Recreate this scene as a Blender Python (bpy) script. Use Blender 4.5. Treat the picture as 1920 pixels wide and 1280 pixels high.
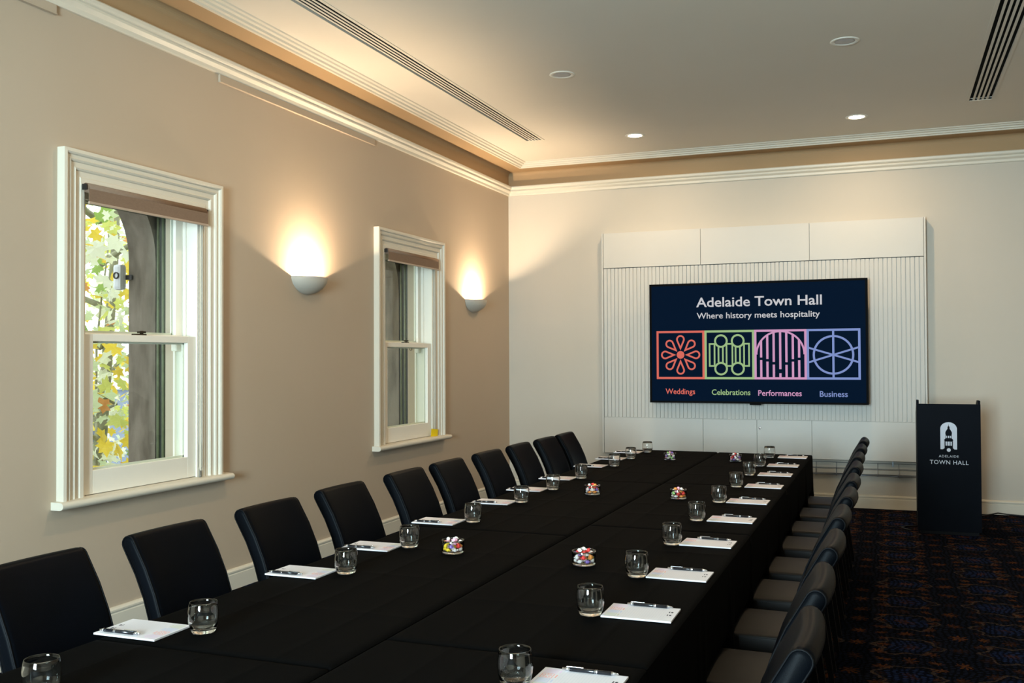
import bpy, bmesh, math, random
from mathutils import Vector, Matrix, Quaternion
PI = math.pi
random.seed(7)
for o in list(bpy.data.objects): bpy.data.objects.remove(o)
SC = bpy.context.scene
COL = SC.collection

# ------------------------------------------------------------------ camera, sky, daylight, exposure
cam = bpy.data.cameras.new('camera')
cam.sensor_width = 36.0
cam.lens = 1824.65 / 1920 * 36
cam.clip_start = 0.05
co = bpy.data.objects.new('camera', cam); COL.objects.link(co)
rv = Vector((0.9325, 0.3612, -0.0045)); uv = Vector((0.0105, -0.0146, 0.9998)); fv = Vector((-0.3610, 0.9324, 0.0174))
co.matrix_world = Matrix(((rv.x, uv.x, -fv.x, 4.0501), (rv.y, uv.y, -fv.y, -10.3672), (rv.z, uv.z, -fv.z, 1.51), (0, 0, 0, 1)))
SC.camera = co

W = bpy.data.worlds.new('overcast_sky'); SC.world = W; W.use_nodes = True
bg = W.node_tree.nodes['Background']
bg.inputs['Color'].default_value = (0.93, 0.97, 1.0, 1)
bg.inputs['Strength'].default_value = 2.8

def area_lamp(name, loc, rot, sx, sy, power, col, shape='RECTANGLE'):
    l = bpy.data.lights.new(name, 'AREA'); l.shape = shape; l.size = sx
    if shape == 'RECTANGLE': l.size_y = sy
    l.energy = power; l.color = col
    o = bpy.data.objects.new(name, l); COL.objects.link(o); o.location = loc; o.rotation_euler = rot
    return o
DAY = (0.69, 0.86, 1.0)
DAY_W = 1270
# daylight coming through the tall window in the wall behind the camera
area_lamp('daylight', (2.8, -13.6, 1.75), (PI/2, 0, 0), 1.6, 2.0, DAY_W, DAY)
DOWN_W = 20
SCONCE_L = 7700
WARM = (1.0, 0.77, 0.52)
WARM2 = (1.0, 0.72, 0.43)

vs = SC.view_settings
vs.view_transform = 'Standard'; vs.look = 'None'; vs.exposure = 0.0; vs.gamma = 1.0
try: vs.use_curve_mapping = False
except Exception: pass

# ------------------------------------------------------------------ materials
def S(r, g, b):
    f = lambda c: (c/255/12.92) if c/255 <= 0.04045 else ((c/255+0.055)/1.055)**2.4
    return (f(r), f(g), f(b), 1)
def mat(name, col, rough=0.5, spec=0.5, metal=0.0, emit=None, estr=1.0, bump=None, vary=None, coat=0, trans=0, sheen=0):
    m = bpy.data.materials.new(name); m.use_nodes = True
    nt = m.node_tree; b = nt.nodes['Principled BSDF']
    b.inputs['Base Color'].default_value = col; b.inputs['Roughness'].default_value = rough
    b.inputs['Specular IOR Level'].default_value = spec; b.inputs['Metallic'].default_value = metal
    if coat: b.inputs['Coat Weight'].default_value = coat
    if trans: b.inputs['Transmission Weight'].default_value = trans
    if sheen: b.inputs['Sheen Weight'].default_value = sheen
    if emit is not None:
        b.inputs['Emission Color'].default_value = emit; b.inputs['Emission Strength'].default_value = estr
    tc = None
    if bump or vary:
        tc = nt.nodes.new('ShaderNodeTexCoord')
    if bump:
        n = nt.nodes.new('ShaderNodeTexNoise'); n.inputs['Scale'].default_value = bump[0]; n.inputs['Detail'].default_value = 4
        bp = nt.nodes.new('ShaderNodeBump'); bp.inputs['Strength'].default_value = bump[1]; bp.inputs['Distance'].default_value = bump[2]
        nt.links.new(tc.outputs['Object'], n.inputs['Vector']); nt.links.new(n.outputs['Fac'], bp.inputs['Height'])
        nt.links.new(bp.outputs['Normal'], b.inputs['Normal'])
    if vary:
        n = nt.nodes.new('ShaderNodeTexNoise'); n.inputs['Scale'].default_value = vary[0]; n.inputs['Detail'].default_value = 5
        mp = nt.nodes.new('ShaderNodeMapping'); mp.inputs['Scale'].default_value = vary[2] if len(vary) > 2 else (1, 1, 1)
        r = nt.nodes.new('ShaderNodeMix'); r.data_type = 'RGBA'
        r.inputs[6].default_value = col; r.inputs[7].default_value = vary[1]
        cr = nt.nodes.new('ShaderNodeMapRange'); cr.inputs['From Min'].default_value = 0.35; cr.inputs['From Max'].default_value = 0.68
        nt.links.new(tc.outputs['Object'], mp.inputs['Vector']); nt.links.new(mp.outputs['Vector'], n.inputs['Vector'])
        nt.links.new(n.outputs['Fac'], cr.inputs['Value']); nt.links.new(cr.outputs['Result'], r.inputs[0])
        nt.links.new(r.outputs[2], b.inputs['Base Color'])
    return m
def emat(name, col, s=1.0):
    m = bpy.data.materials.new(name); m.use_nodes = True; nt = m.node_tree
    nt.nodes.remove(nt.nodes['Principled BSDF'])
    e = nt.nodes.new('ShaderNodeEmission'); e.inputs['Color'].default_value = col; e.inputs['Strength'].default_value = s
    nt.links.new(e.outputs[0], nt.nodes['Material Output'].inputs['Surface']); return m
def glass_pane_mat(name, tint):
    m = bpy.data.materials.new(name); m.use_nodes = True; nt = m.node_tree
    nt.nodes.remove(nt.nodes['Principled BSDF'])
    t = nt.nodes.new('ShaderNodeBsdfTransparent'); t.inputs['Color'].default_value = tint
    g = nt.nodes.new('ShaderNodeBsdfGlossy'); g.inputs['Roughness'].default_value = 0.02
    lw = nt.nodes.new('ShaderNodeLayerWeight'); lw.inputs['Blend'].default_value = 0.5     # facing = 1 - cos
    p = nt.nodes.new('ShaderNodeMath'); p.operation = 'POWER'; p.inputs[1].default_value = 5
    f = nt.nodes.new('ShaderNodeMath'); f.operation = 'MULTIPLY_ADD'; f.inputs[1].default_value = 0.9; f.inputs[2].default_value = 0.03
    nt.links.new(lw.outputs['Facing'], p.inputs[0]); nt.links.new(p.outputs[0], f.inputs[0])
    x = nt.nodes.new('ShaderNodeMixShader')
    nt.links.new(f.outputs[0], x.inputs[0]); nt.links.new(t.outputs[0], x.inputs[1]); nt.links.new(g.outputs[0], x.inputs[2])
    nt.links.new(x.outputs[0], nt.nodes['Material Output'].inputs['Surface']); return m
def glass_mat(name, col, ior=1.5):
    m = bpy.data.materials.new(name); m.use_nodes = True; nt = m.node_tree
    nt.nodes.remove(nt.nodes['Principled BSDF'])
    g = nt.nodes.new('ShaderNodeBsdfGlass'); g.inputs['Color'].default_value = col; g.inputs['IOR'].default_value = ior; g.inputs['Roughness'].default_value = 0.0
    nt.links.new(g.outputs[0], nt.nodes['Material Output'].inputs['Surface']); return m

M = {}
M['wall'] = mat('wall_paint', S(188, 170, 149), 0.6, 0.3, bump=(160, 0.06, 0.002), vary=(0.8, S(184, 166, 144)))
M['wallfar'] = mat('far_wall_paint', S(201, 193, 180), 0.6, 0.3, bump=(160, 0.06, 0.002), vary=(0.8, S(197, 189, 175)))
M['ceil'] = mat('ceiling_paint', S(222, 214, 200), 0.7, 0.2, bump=(120, 0.04, 0.002), vary=(0.7, S(218, 210, 195)))
M['tan'] = mat('tan_cove_paint', S(175, 146, 110), 0.65, 0.2, bump=(120, 0.04, 0.002), vary=(0.8, S(169, 140, 104)))
M['trim'] = mat('gloss_trim_paint', S(216, 208, 191), 0.4, 0.4, bump=(40, 0.03, 0.001))
M['sash'] = mat('sash_paint', S(238, 232, 218), 0.3, 0.5, bump=(60, 0.03, 0.001))
M['green'] = mat('dark_green_paint', S(40, 46, 38), 0.5, 0.3, vary=(9, S(30, 36, 29)))
M['greenlite'] = mat('green_bead_paint', S(120, 128, 98), 0.5, 0.4, vary=(20, S(104, 110, 84)))
M['stone'] = mat('rendered_stone', S(142, 132, 119), 0.9, 0.2, bump=(60, 0.4, 0.006), vary=(5.0, S(104, 95, 83), (2.0, 2.0, 0.6)))
M['pane'] = glass_pane_mat('window_glass', (0.93, 0.97, 0.95, 1))
M['blind'] = mat('brown_blind_fabric', S(134, 112, 94), 0.85, 0.2, bump=(900, 0.2, 0.0006), vary=(60, S(126, 104, 87), (1, 1, 6)))
M['blindbar'] = mat('blind_rail_metal', S(176, 156, 138), 0.4, 0.5, bump=(200, 0.02, 0.001))
M['blackmetal'] = mat('black_metal', S(26, 26, 27), 0.4, 0.5, bump=(200, 0.05, 0.001))
M['chain'] = mat('bead_chain_metal', S(150, 148, 140), 0.35, 0.6, 0.6, bump=(300, 0.05, 0.001))
M['brass'] = mat('dark_brass', S(70, 62, 48), 0.35, 0.6, 0.8, bump=(300, 0.05, 0.001))
M['yellow'] = mat('yellow_tag_plastic', S(232, 196, 20), 0.5, 0.4, bump=(200, 0.05, 0.001))
M['plaster'] = mat('white_plaster', S(190, 184, 172), 0.55, 0.3, bump=(120, 0.05, 0.001))
M['bulb'] = emat('lit_bulb', WARM + (1,), SCONCE_L)
M['lens_lit'] = emat('lit_downlight_lens', (1.0, 0.86, 0.66, 1), 40)
M['lens_off'] = mat('unlit_downlight_lens', S(164, 162, 162), 0.35, 0.5, bump=(500, 0.2, 0.001))
M['ringwhite'] = mat('white_trim_ring', S(226, 221, 208), 0.4, 0.5, bump=(200, 0.02, 0.001))
M['void'] = mat('dark_duct', S(10, 9, 8), 0.8, 0.1, bump=(100, 0.05, 0.001))
M['panel'] = mat('media_wall_laminate', S(207, 203, 195), 0.42, 0.4, bump=(90, 0.02, 0.001), vary=(1.2, S(204, 200, 191)))
M['slat'] = mat('grooved_panel_paint', S(205, 201, 193), 0.5, 0.4, bump=(120, 0.03, 0.001))
M['tvblack'] = mat('television_bezel', S(5, 5, 6), 0.6, 0.06, bump=(300, 0.02, 0.001))
def screen_mat():
    m = mat('television_screen', S(1, 3, 6), 0.6, 0.02, emit=S(2, 20, 42), estr=0.9)
    return m
M['screen'] = screen_mat()
M['sc_white'] = emat('screen_white', S(214, 214, 218), 0.85)
M['sc_coral'] = emat('screen_coral', S(226, 112, 98), 0.9)
M['sc_green'] = emat('screen_green', S(166, 200, 142), 0.85)
M['sc_pink'] = emat('screen_pink', S(214, 158, 198), 0.9)
M['sc_blue'] = emat('screen_blue', S(136, 156, 214), 0.85)
M['sc_navy'] = emat('screen_navy', S(2, 20, 42), 0.9)
M['lectern'] = mat('navy_laminate', S(6, 11, 20), 0.55, 0.06, bump=(80, 0.05, 0.001), vary=(5, S(5, 9, 17)))
M['lecternprint'] = mat('white_vinyl', S(205, 210, 222), 0.5, 0.4, bump=(300, 0.02, 0.001))
M['wire'] = mat('zinc_wire', S(150, 156, 164), 0.35, 0.5, 0.7, bump=(300, 0.05, 0.001))
M['leather'] = mat('black_leather', S(6, 8, 13), 0.40, 0.03, bump=(420, 0.22, 0.0012), vary=(6, S(5, 7, 10)))
M['leatherseat'] = mat('black_leather_seat', S(17, 13, 10), 0.5, 0.2, bump=(420, 0.22, 0.0012), vary=(6, S(14, 11, 8)))
M['piping'] = mat('leather_piping', S(9, 10, 13), 0.5, 0.08, bump=(500, 0.1, 0.001))
M['legwood'] = mat('black_stained_leg', S(6, 6, 8), 0.5, 0.15, bump=(60, 0.1, 0.001))
def cloth_mat():
    m = mat('black_tablecloth', S(5, 5, 5), 0.9, 0.03)
    nt = m.node_tree; b = nt.nodes['Principled BSDF']
    tc = nt.nodes.new('ShaderNodeTexCoord')
    w1 = nt.nodes.new('ShaderNodeTexNoise'); w1.inputs['Scale'].default_value = 5; w1.inputs['Detail'].default_value = 3
    mp = nt.nodes.new('ShaderNodeMapping'); mp.inputs['Scale'].default_value = (1, 0.35, 1)
    bp = nt.nodes.new('ShaderNodeBump'); bp.inputs['Strength'].default_value = 0.35; bp.inputs['Distance'].default_value = 0.012
    w2 = nt.nodes.new('ShaderNodeTexNoise'); w2.inputs['Scale'].default_value = 700
    bp2 = nt.nodes.new('ShaderNodeBump'); bp2.inputs['Strength'].default_value = 0.25; bp2.inputs['Distance'].default_value = 0.0008
    L = nt.links.new
    L(tc.outputs['Object'], mp.inputs['Vector']); L(mp.outputs['Vector'], w1.inputs['Vector']); L(w1.outputs['Fac'], bp.inputs['Height'])
    L(tc.outputs['Object'], w2.inputs['Vector']); L(w2.outputs['Fac'], bp2.inputs['Height']); L(bp.outputs['Normal'], bp2.inputs['Normal'])
    L(bp2.outputs['Normal'], b.inputs['Normal']); return m
M['cloth'] = cloth_mat()
M['tablewood'] = mat('trestle_laminate', S(150, 130, 105), 0.5, 0.4, vary=(14, S(136, 116, 92), (1, 8, 1)))
M['glass'] = glass_mat('tumbler_glass', (0.995, 1.0, 0.997, 1))
M['paper'] = mat('white_paper', S(216, 212, 216), 0.8, 0.2, bump=(300, 0.03, 0.0005))
M['inkgrey'] = mat('ruled_line_ink', S(205, 203, 210), 0.8, 0.1, bump=(300, 0.02, 0.0005))
M['inkdark'] = mat('dark_ink', S(60, 62, 70), 0.8, 0.1, bump=(300, 0.02, 0.0005))
for k, c in dict(inkgreen=(200, 205, 170), inkblue=(186, 194, 222), inkcoral=(236, 160, 150), inkpink=(226, 196, 226)).items():
    M[k] = mat(k + '_print', S(*c), 0.8, 0.1, bump=(300, 0.02, 0.0005))
M['penblack'] = mat('pen_black_lacquer', S(16, 18, 24), 0.22, 0.6, bump=(300, 0.01, 0.0005))
M['chrome'] = mat('chrome', S(206, 208, 212), 0.14, 0.6, 1.0, bump=(300, 0.01, 0.0005))
CANDY = dict(red=(226, 60, 58), yellow=(248, 214, 50), orange=(246, 160, 76), white=(250, 244, 240), purple=(140, 110, 190), pink=(246, 180, 206), green=(150, 200, 120))
for k, c in CANDY.items(): M['candy_' + k] = mat('candy_wrap_' + k, S(*c), 0.25, 0.6, coat=0.4, bump=(400, 0.3, 0.001))
M['bark'] = mat('plane_tree_bark', S(176, 176, 160), 0.9, 0.2, bump=(25, 0.5, 0.01), vary=(7, S(138, 140, 124)))
def leaf_mat(name, col, col2):
    m = mat(name, col, 0.5, 0.3, vary=(18, col2)); nt = m.node_tree; b = nt.nodes['Principled BSDF']
    t = nt.nodes.new('ShaderNodeBsdfTranslucent'); t.inputs['Color'].default_value = col
    x = nt.nodes.new('ShaderNodeMixShader'); x.inputs[0].default_value = 0.5
    nt.links.new(b.outputs[0], x.inputs[1]); nt.links.new(t.outputs[0], x.inputs[2]); nt.links.new(x.outputs[0], nt.nodes['Material Output'].inputs['Surface'])
    return m
LEAVES = [leaf_mat('yellow_leaf', S(252, 226, 96), S(244, 206, 84)), leaf_mat('lime_leaf', S(228, 234, 140), S(210, 222, 112)),
          leaf_mat('pale_green_leaf', S(222, 236, 206), S(204, 224, 184)), leaf_mat('green_leaf', S(168, 200, 116), S(150, 184, 104)),
          leaf_mat('rust_leaf', S(226, 164, 104), S(206, 138, 84)), leaf_mat('pale_leaf', S(246, 250, 236), S(236, 244, 222))]
M['street'] = mat('street_paving', S(140, 142, 146), 0.9, 0.2, bump=(6, 0.3, 0.01), vary=(2, S(120, 122, 128)))
M['farhouse'] = mat('grey_render', S(150, 160, 176), 0.9, 0.2, vary=(2, S(136, 146, 164)))
M['farglass'] = mat('far_window_glass', S(70, 84, 104), 0.15, 0.5, vary=(2, S(60, 72, 92)))
M['whitebox'] = mat('white_enamel', S(222, 224, 226), 0.4, 0.4, bump=(100, 0.02, 0.001))

def carpet_mat():
    m = mat('patterned_carpet', S(12, 14, 22), 1.0, 0.02); nt = m.node_tree; b = nt.nodes['Principled BSDF']; N = nt.nodes.new; L = nt.links.new
    tc = N('ShaderNodeTexCoord')
    def mth(op, a, bb=None, c=None):
        n = N('ShaderNodeMath'); n.operation = op
        for i, v in enumerate((a, bb, c)):
            if v is None: continue
            if isinstance(v, (int, float)): n.inputs[i].default_value = v
            else: L(v, n.inputs[i])
        return n.outputs[0]
    nz = N('ShaderNodeTexNoise'); nz.inputs['Scale'].default_value = 38; nz.inputs['Detail'].default_value = 2
    L(tc.outputs['Object'], nz.inputs['Vector'])
    sp = N('ShaderNodeSeparateXYZ'); L(tc.outputs['Object'], sp.inputs[0])
    nl = N('ShaderNodeTexNoise'); nl.inputs['Scale'].default_value = 5.5; nl.inputs['Detail'].default_value = 1
    L(tc.outputs['Object'], nl.inputs['Vector'])
    sl = N('ShaderNodeSeparateColor'); L(nl.outputs['Color'], sl.inputs[0])
    px = mth('ADD', mth('ADD', sp.outputs['X'], mth('MULTIPLY', mth('SUBTRACT', nz.outputs['Fac'], 0.5), 0.03)), mth('MULTIPLY', mth('SUBTRACT', sl.outputs[0], 0.5), 0.10))
    py = mth('ADD', mth('ADD', sp.outputs['Y'], mth('MULTIPLY', mth('SUBTRACT', nz.outputs['Fac'], 0.5), 0.03)), mth('MULTIPLY', mth('SUBTRACT', sl.outputs[1], 0.5), 0.10))
    def lattice(cell, ox, oy):
        fx = mth('SUBTRACT', mth('FRACT', mth('MULTIPLY_ADD', px, 1/cell, ox)), 0.5)
        fy = mth('SUBTRACT', mth('FRACT', mth('MULTIPLY_ADD', py, 1/cell, oy)), 0.5)
        r = mth('MULTIPLY', mth('SQRT', mth('ADD', mth('MULTIPLY', fx, fx), mth('MULTIPLY', fy, fy))), cell)
        return r, mth('ARCTAN2', fy, fx)
    cell = 0.25
    masks = []
    for ox, oy, rad in ((0, 0, 0.036), (0.5, 0.5, 0.030), (0.5, 0.0, 0.022)):
        r, a = lattice(cell, ox, oy)
        lim = mth('MULTIPLY_ADD', mth('COSINE', mth('MULTIPLY', a, 8)), rad*0.42, rad)
        masks.append(mth('LESS_THAN', r, lim))
    star = mth('MAXIMUM', mth('MAXIMUM', masks[0], masks[1]), masks[2])
    rb, ab = lattice(0.5, 0.25, 0.25)
    blue = mth('LESS_THAN', rb, 0.11)
    line = mth('LESS_THAN', mth('ABSOLUTE', mth('SUBTRACT', rb, mth('MULTIPLY_ADD', mth('COSINE', mth('MULTIPLY', ab, 6)), 0.02, 0.15))), 0.009)
    rd, ad = lattice(0.03, 0, 0); dots = mth('LESS_THAN', rd, 0.010)
    n2 = N('ShaderNodeTexNoise'); n2.inputs['Scale'].default_value = 60; n2.inputs['Detail'].default_value = 3; L(tc.outputs['Object'], n2.inputs['Vector'])
    wear = mth('MULTIPLY', mth('SUBTRACT', n2.outputs['Fac'], 0.30), 2.6)
    def mix(a, fac, colb):
        n = N('ShaderNodeMix'); n.data_type = 'RGBA'
        if isinstance(fac, (int, float)): n.inputs[0].default_value = fac
        else: L(fac, n.inputs[0])
        if isinstance(a, tuple): n.inputs[6].default_value = a
        else: L(a, n.inputs[6])
        n.inputs[7].default_value = colb; return n.outputs[2]
    c = mix(S(5, 6, 10), mth('MULTIPLY', dots, 0.6), S(24, 30, 46))
    c = mix(c, mth('MULTIPLY', mth('MULTIPLY', blue, dots), 1.0), S(32, 46, 80))
    c = mix(c, mth('MULTIPLY', mth('MULTIPLY', blue, 0.45), 1.0), S(10, 16, 34))
    wc = N('ShaderNodeClamp'); L(wear, wc.inputs[0])
    c = mix(c, mth('MULTIPLY', line, wc.outputs[0]), S(70, 58, 50))
    np_ = N('ShaderNodeTexNoise'); np_.inputs['Scale'].default_value = 3.2; np_.inputs['Detail'].default_value = 1; L(tc.outputs['Object'], np_.inputs['Vector'])
    pc = N('ShaderNodeMapRange'); pc.inputs['From Min'].default_value = 0.40; pc.inputs['From Max'].default_value = 0.56; pc.inputs['To Min'].default_value = 0.18; L(np_.outputs['Fac'], pc.inputs['Value'])
    c = mix(c, mth('MULTIPLY', mth('MULTIPLY', star, pc.outputs['Result']), wc.outputs[0]), S(88, 52, 26))
    L(c, b.inputs['Base Color'])
    n3 = N('ShaderNodeTexNoise'); n3.inputs['Scale'].default_value = 500; L(tc.outputs['Object'], n3.inputs['Vector'])
    bp = N('ShaderNodeBump'); bp.inputs['Strength'].default_value = 0.5; bp.inputs['Distance'].default_value = 0.004
    L(n3.outputs['Fac'], bp.inputs['Height']); L(bp.outputs['Normal'], b.inputs['Normal'])
    return m
M['carpet'] = carpet_mat()

# ------------------------------------------------------------------ mesh helpers
class MB:
    def __init__(s): s.v = []; s.f = []; s.sm = []
    def add(s, vs, fs, smooth=False):
        b = len(s.v); s.v += [tuple(v) for v in vs]; s.f += [tuple(i + b for i in f) for f in fs]; s.sm += [smooth]*len(fs); return s
    def box(s, x0, x1, y0, y1, z0, z1, bev=0):
        if bev:
            bm = bmesh.new(); bmesh.ops.create_cube(bm, size=1)
            bmesh.ops.scale(bm, vec=(x1-x0, y1-y0, z1-z0), verts=bm.verts)
            bmesh.ops.translate(bm, vec=((x0+x1)/2, (y0+y1)/2, (z0+z1)/2), verts=bm.verts)
            bmesh.ops.bevel(bm, geom=list(bm.edges), offset=bev, segments=2, affect='EDGES', profile=0.6)
            bm.verts.index_update()
            s.add([v.co[:] for v in bm.verts], [[v.index for v in f.verts] for f in bm.faces]); bm.free(); return s
        v = [(x, y, z) for z in (z0, z1) for y in (y0, y1) for x in (x0, x1)]
        return s.add(v, [(0, 2, 3, 1), (4, 5, 7, 6), (0, 1, 5, 4), (2, 6, 7, 3), (0, 4, 6, 2), (1, 3, 7, 5)])
    def lathe(s, prof, n=32, c=(0, 0, 0), a0=0, a1=2*PI, smooth=True):
        full = abs(a1 - a0 - 2*PI) < 1e-6; k = n if full else n + 1
        vs = []
        for i in range(k):
            a = a0 + (a1-a0)*i/n
            for r, z in prof: vs.append((c[0]+r*math.cos(a), c[1]+r*math.sin(a), c[2]+z))
        m = len(prof); fs = []
        for i in range(n):
            j = (i+1) % k
            for q in range(m-1):
                f = [i*m+q, j*m+q, j*m+q+1, i*m+q+1]
                if prof[q][0] < 1e-9: f = [f[0], f[2], f[3]]
                elif prof[q+1][0] < 1e-9: f = [f[0], f[1], f[2]]
                fs.append(f)
        return s.add(vs, fs, smooth)
    def tube(s, pts, r, n=8, caps=True, smooth=True):
        pts = [Vector(p) for p in pts]; rr = r if isinstance(r, (list, tuple)) else [r]*len(pts)
        vs = []; fs = []; nrm = None
        for i, p in enumerate(pts):
            t = (pts[min(i+1, len(pts)-1)] - pts[max(i-1, 0)])
            if t.length < 1e-9: t = Vector((0, 0, 1))
            t.normalize()
            if nrm is None: nrm = t.orthogonal().normalized()
            else:
                nrm = nrm - t*nrm.dot(t)
                nrm = nrm.normalized() if nrm.length > 1e-6 else t.orthogonal().normalized()
            bi = t.cross(nrm)
            for k in range(n):
                a = 2*PI*k/n; vs.append(p + (nrm*math.cos(a) + bi*math.sin(a))*rr[i])
        for i in range(len(pts)-1):
            for k in range(n): fs.append((i*n+k, i*n+(k+1) % n, (i+1)*n+(k+1) % n, (i+1)*n+k))
        if caps:
            fs.append(tuple(range(n))[::-1]); fs.append(tuple((len(pts)-1)*n+k for k in range(n)))
        return s.add(vs, fs, smooth)
    def prism(s, poly, fn, h):           # poly of (a,b); fn(a,b,t) -> xyz
        n = len(poly)
        vs = [fn(a, b, 0) for a, b in poly] + [fn(a, b, h) for a, b in poly]
        fs = [tuple(range(n))[::-1], tuple(range(n, 2*n))] + [(i, (i+1) % n, n+(i+1) % n, n+i) for i in range(n)]
        return s.add(vs, fs)
    def rings(s, rings, closed=True, smooth=True, caps=False):
        n = len(rings[0]); vs = [p for r in rings for p in r]; fs = []
        for i in range(len(rings)-1):
            for k in range(n if closed else n-1): fs.append((i*n+k, i*n+(k+1) % n, (i+1)*n+(k+1) % n, (i+1)*n+k))
        if caps: fs += [tuple(range(n))[::-1], tuple((len(rings)-1)*n+k for k in range(n))]
        return s.add(vs, fs, smooth)
    def mesh(s, name, m, fix=True):
        me = bpy.data.meshes.new(name); me.from_pydata(s.v, [], s.f); me.polygons.foreach_set('use_smooth', s.sm)
        if fix:
            bm = bmesh.new(); bm.from_mesh(me); bmesh.ops.recalc_face_normals(bm, faces=bm.faces); bm.to_mesh(me); bm.free()
        me.materials.append(M[m] if isinstance(m, str) else m); me.update(); return me
    def build(s, name, m, parent=None, label=None, fix=True):
        o = bpy.data.objects.new(name, s.mesh(name, m, fix)); COL.objects.link(o)
        if parent: o.parent = parent
        if label: o['label'] = label
        return o
def struct(o): o['kind'] = 'structure'; return o
def tag(o, label, cat, group=None):
    o['label'] = label; o['category'] = cat
    if group: o['group'] = group
    return o
def thing(name, loc, label, cat, group=None, rz=0):
    o = bpy.data.objects.new(name, None); COL.objects.link(o); o.location = loc; o.rotation_euler = (0, 0, rz); o.empty_display_size = 0.1
    return tag(o, label, cat, group)
def dup(root, loc, rz, label):
    r = root.copy(); COL.objects.link(r); r.location = loc; r.rotation_euler = (0, 0, rz); r['label'] = label
    for ch in list(root.children):
        c = ch.copy(); COL.objects.link(c); c.parent = r
        for g in ch.children:
            d = g.copy(); COL.objects.link(d); d.parent = c
    return r
ORD = ['nearest', 'second', 'third', 'fourth', 'fifth', 'sixth', 'seventh', 'eighth', 'ninth', 'tenth', 'eleventh']

# ------------------------------------------------------------------ room shell
RW, RL = 5.56, 13.2           # width (x), length (y from 0 to -RL)
CZ = 3.68                     # ceiling
WIN = [(-6.489, -5.191), (-3.133, -1.818)]
ZT, ZB = 2.629, 0.775
def opening(w): return w[0]+0.155, w[1]-0.155
struct(MB().box(-0.0, RW, -RL, 0, -0.12, 0).build('floor', 'carpet'))
# left wall with openings
wl = MB(); edges = [-RL]
for w in WIN: edges += list(opening(w))
edges.append(0.30)
OZ0, OZ1 = 0.745, 2.485
for i in range(0, len(edges), 2): wl.box(-0.28, 0, edges[i], edges[i+1], 0, 3.95)
for w in WIN:
    a, b = opening(w); wl.box(-0.28, 0, a, b, 0, OZ0); wl.box(-0.28, 0, a, b, OZ1, 3.95)
struct(wl.build('wall_left', 'wall'))
struct(MB().box(0, RW, 0, 0.3, 0, 3.95).build('wall_far', 'wallfar'))
struct(MB().box(RW, RW+0.25, -RL, 0.3, 0, 3.95).build('wall_right', 'wall'))
wn = MB()
ops = [(2.00, 3.60)]
xs = [-0.28, 2.00, 3.60, RW+0.25]
for i in range(0, 4, 2): wn.box(xs[i], xs[i+1], -RL-0.25, -RL, 0, 3.95)
for a, b in ops: wn.box(a, b, -RL-0.25, -RL, 0, 0.75); wn.box(a, b, -RL-0.25, -RL, 2.75, 3.95)
struct(wn.build('wall_near', 'wall'))
# ceiling with the two long air slots left open
SL = (0.700, 0.865); SR = (4.700, 4.885); SY = -1.29
cl = MB()
cl.box(0, SL[0], -RL, 0, CZ, CZ+0.02); cl.box(SL[1], SR[0], -RL, 0, CZ, CZ+0.02); cl.box(SR[1], RW, -RL, 0, CZ, CZ+0.02)
for a, b in (SL, SR): cl.box(a, b, SY, 0, CZ, CZ+0.02); cl.box(a, b, -RL, -10.5, CZ, CZ+0.02)
struct(cl.build('ceiling', 'ceil'))
def edge_sweep(side, prof):
    """profile of (distance from wall, height) along one wall with mitred ends"""
    P = []
    for d, z in prof:
        if side == 'left': P.append(((d, -RL+d, z), (d, -d, z)))
        elif side == 'far': P.append(((d, -d, z), (RW-d, -d, z)))
        elif side == 'right': P.append(((RW-d, -d, z), (RW-d, -RL+d, z)))
        else: P.append(((RW-d, -RL+d, z), (d, -RL+d, z)))
    return MB().rings([[p[0] for p in P], [p[1] for p in P]], closed=True, smooth=False, caps=True)
BASE = [(0, 0), (0.020, 0), (0.020, 0.098), (0.016, 0.102), (0.016, 0.108), (0.022, 0.112), (0.022, 0.122), (0.014, 0.132), (0, 0.135)]
CROWN = [(0, 3.366), (0.016, 3.366), (0.020, 3.372), (0.022, 3.392), (0.034, 3.402), (0.044, 3.410), (0.045, 3.418), (0.038, 3.422), (0.038, 3.428), (0.052, 3.434), (0.060, 3.444), (0.062, 3.460), (0.056, 3.468), (0, 3.468)]
COVE = [(0, 3.468), (0.004, 3.468)] + [(0.004+0.045*(1-math.cos(a)), 3.585+0.045*math.sin(a)) for a in [PI/2*k/6 for k in range(7)]] + [(0.225, 3.630), (0.225, CZ), (0, CZ)]
MOULD = [(0.225, 3.627), (0.246, 3.627), (0.250, 3.638), (0.272, 3.640), (0.277, 3.654), (0.300, 3.657), (0.306, 3.668), (0.328, 3.671), (0.332, CZ), (0.225, CZ)]
for sd in ('left', 'far', 'right', 'near'):
    struct(edge_sweep(sd, BASE).build('baseboard_'+sd, 'trim'))
for i, sd in enumerate(('left', 'far', 'right', 'near')):
    c = struct(edge_sweep(sd, CROWN).build('trim_%d' % (i+1), 'trim'))
    edge_sweep(sd, COVE).build('cove', 'tan', c)
    edge_sweep(sd, MOULD).build('ceiling_moulding', 'trim', c)
# flat cover plates under the cornice, above the wall lights
for (a, b), lb in (((-5.18, -3.13), 'long flat painted cover plate under the cornice above the nearer wall light'),
                   ((-8.60, -6.51), 'flat painted cover plate under the cornice at the top left corner')):
    t = thing('cover_plate', (0, (a+b)/2, 3.32), lb, 'cover plate', 'cover plates under the cornice')
    h = (b-a)/2
    MB().box(0.0, 0.016, -h, h, 0.0, 0.046, 0.003).build('plate', 'wall', t)
    MB().box(0.0, 0.022, -h, h, -0.005, 0.0, 0.001).build('lip', 'wall', t)

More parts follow.
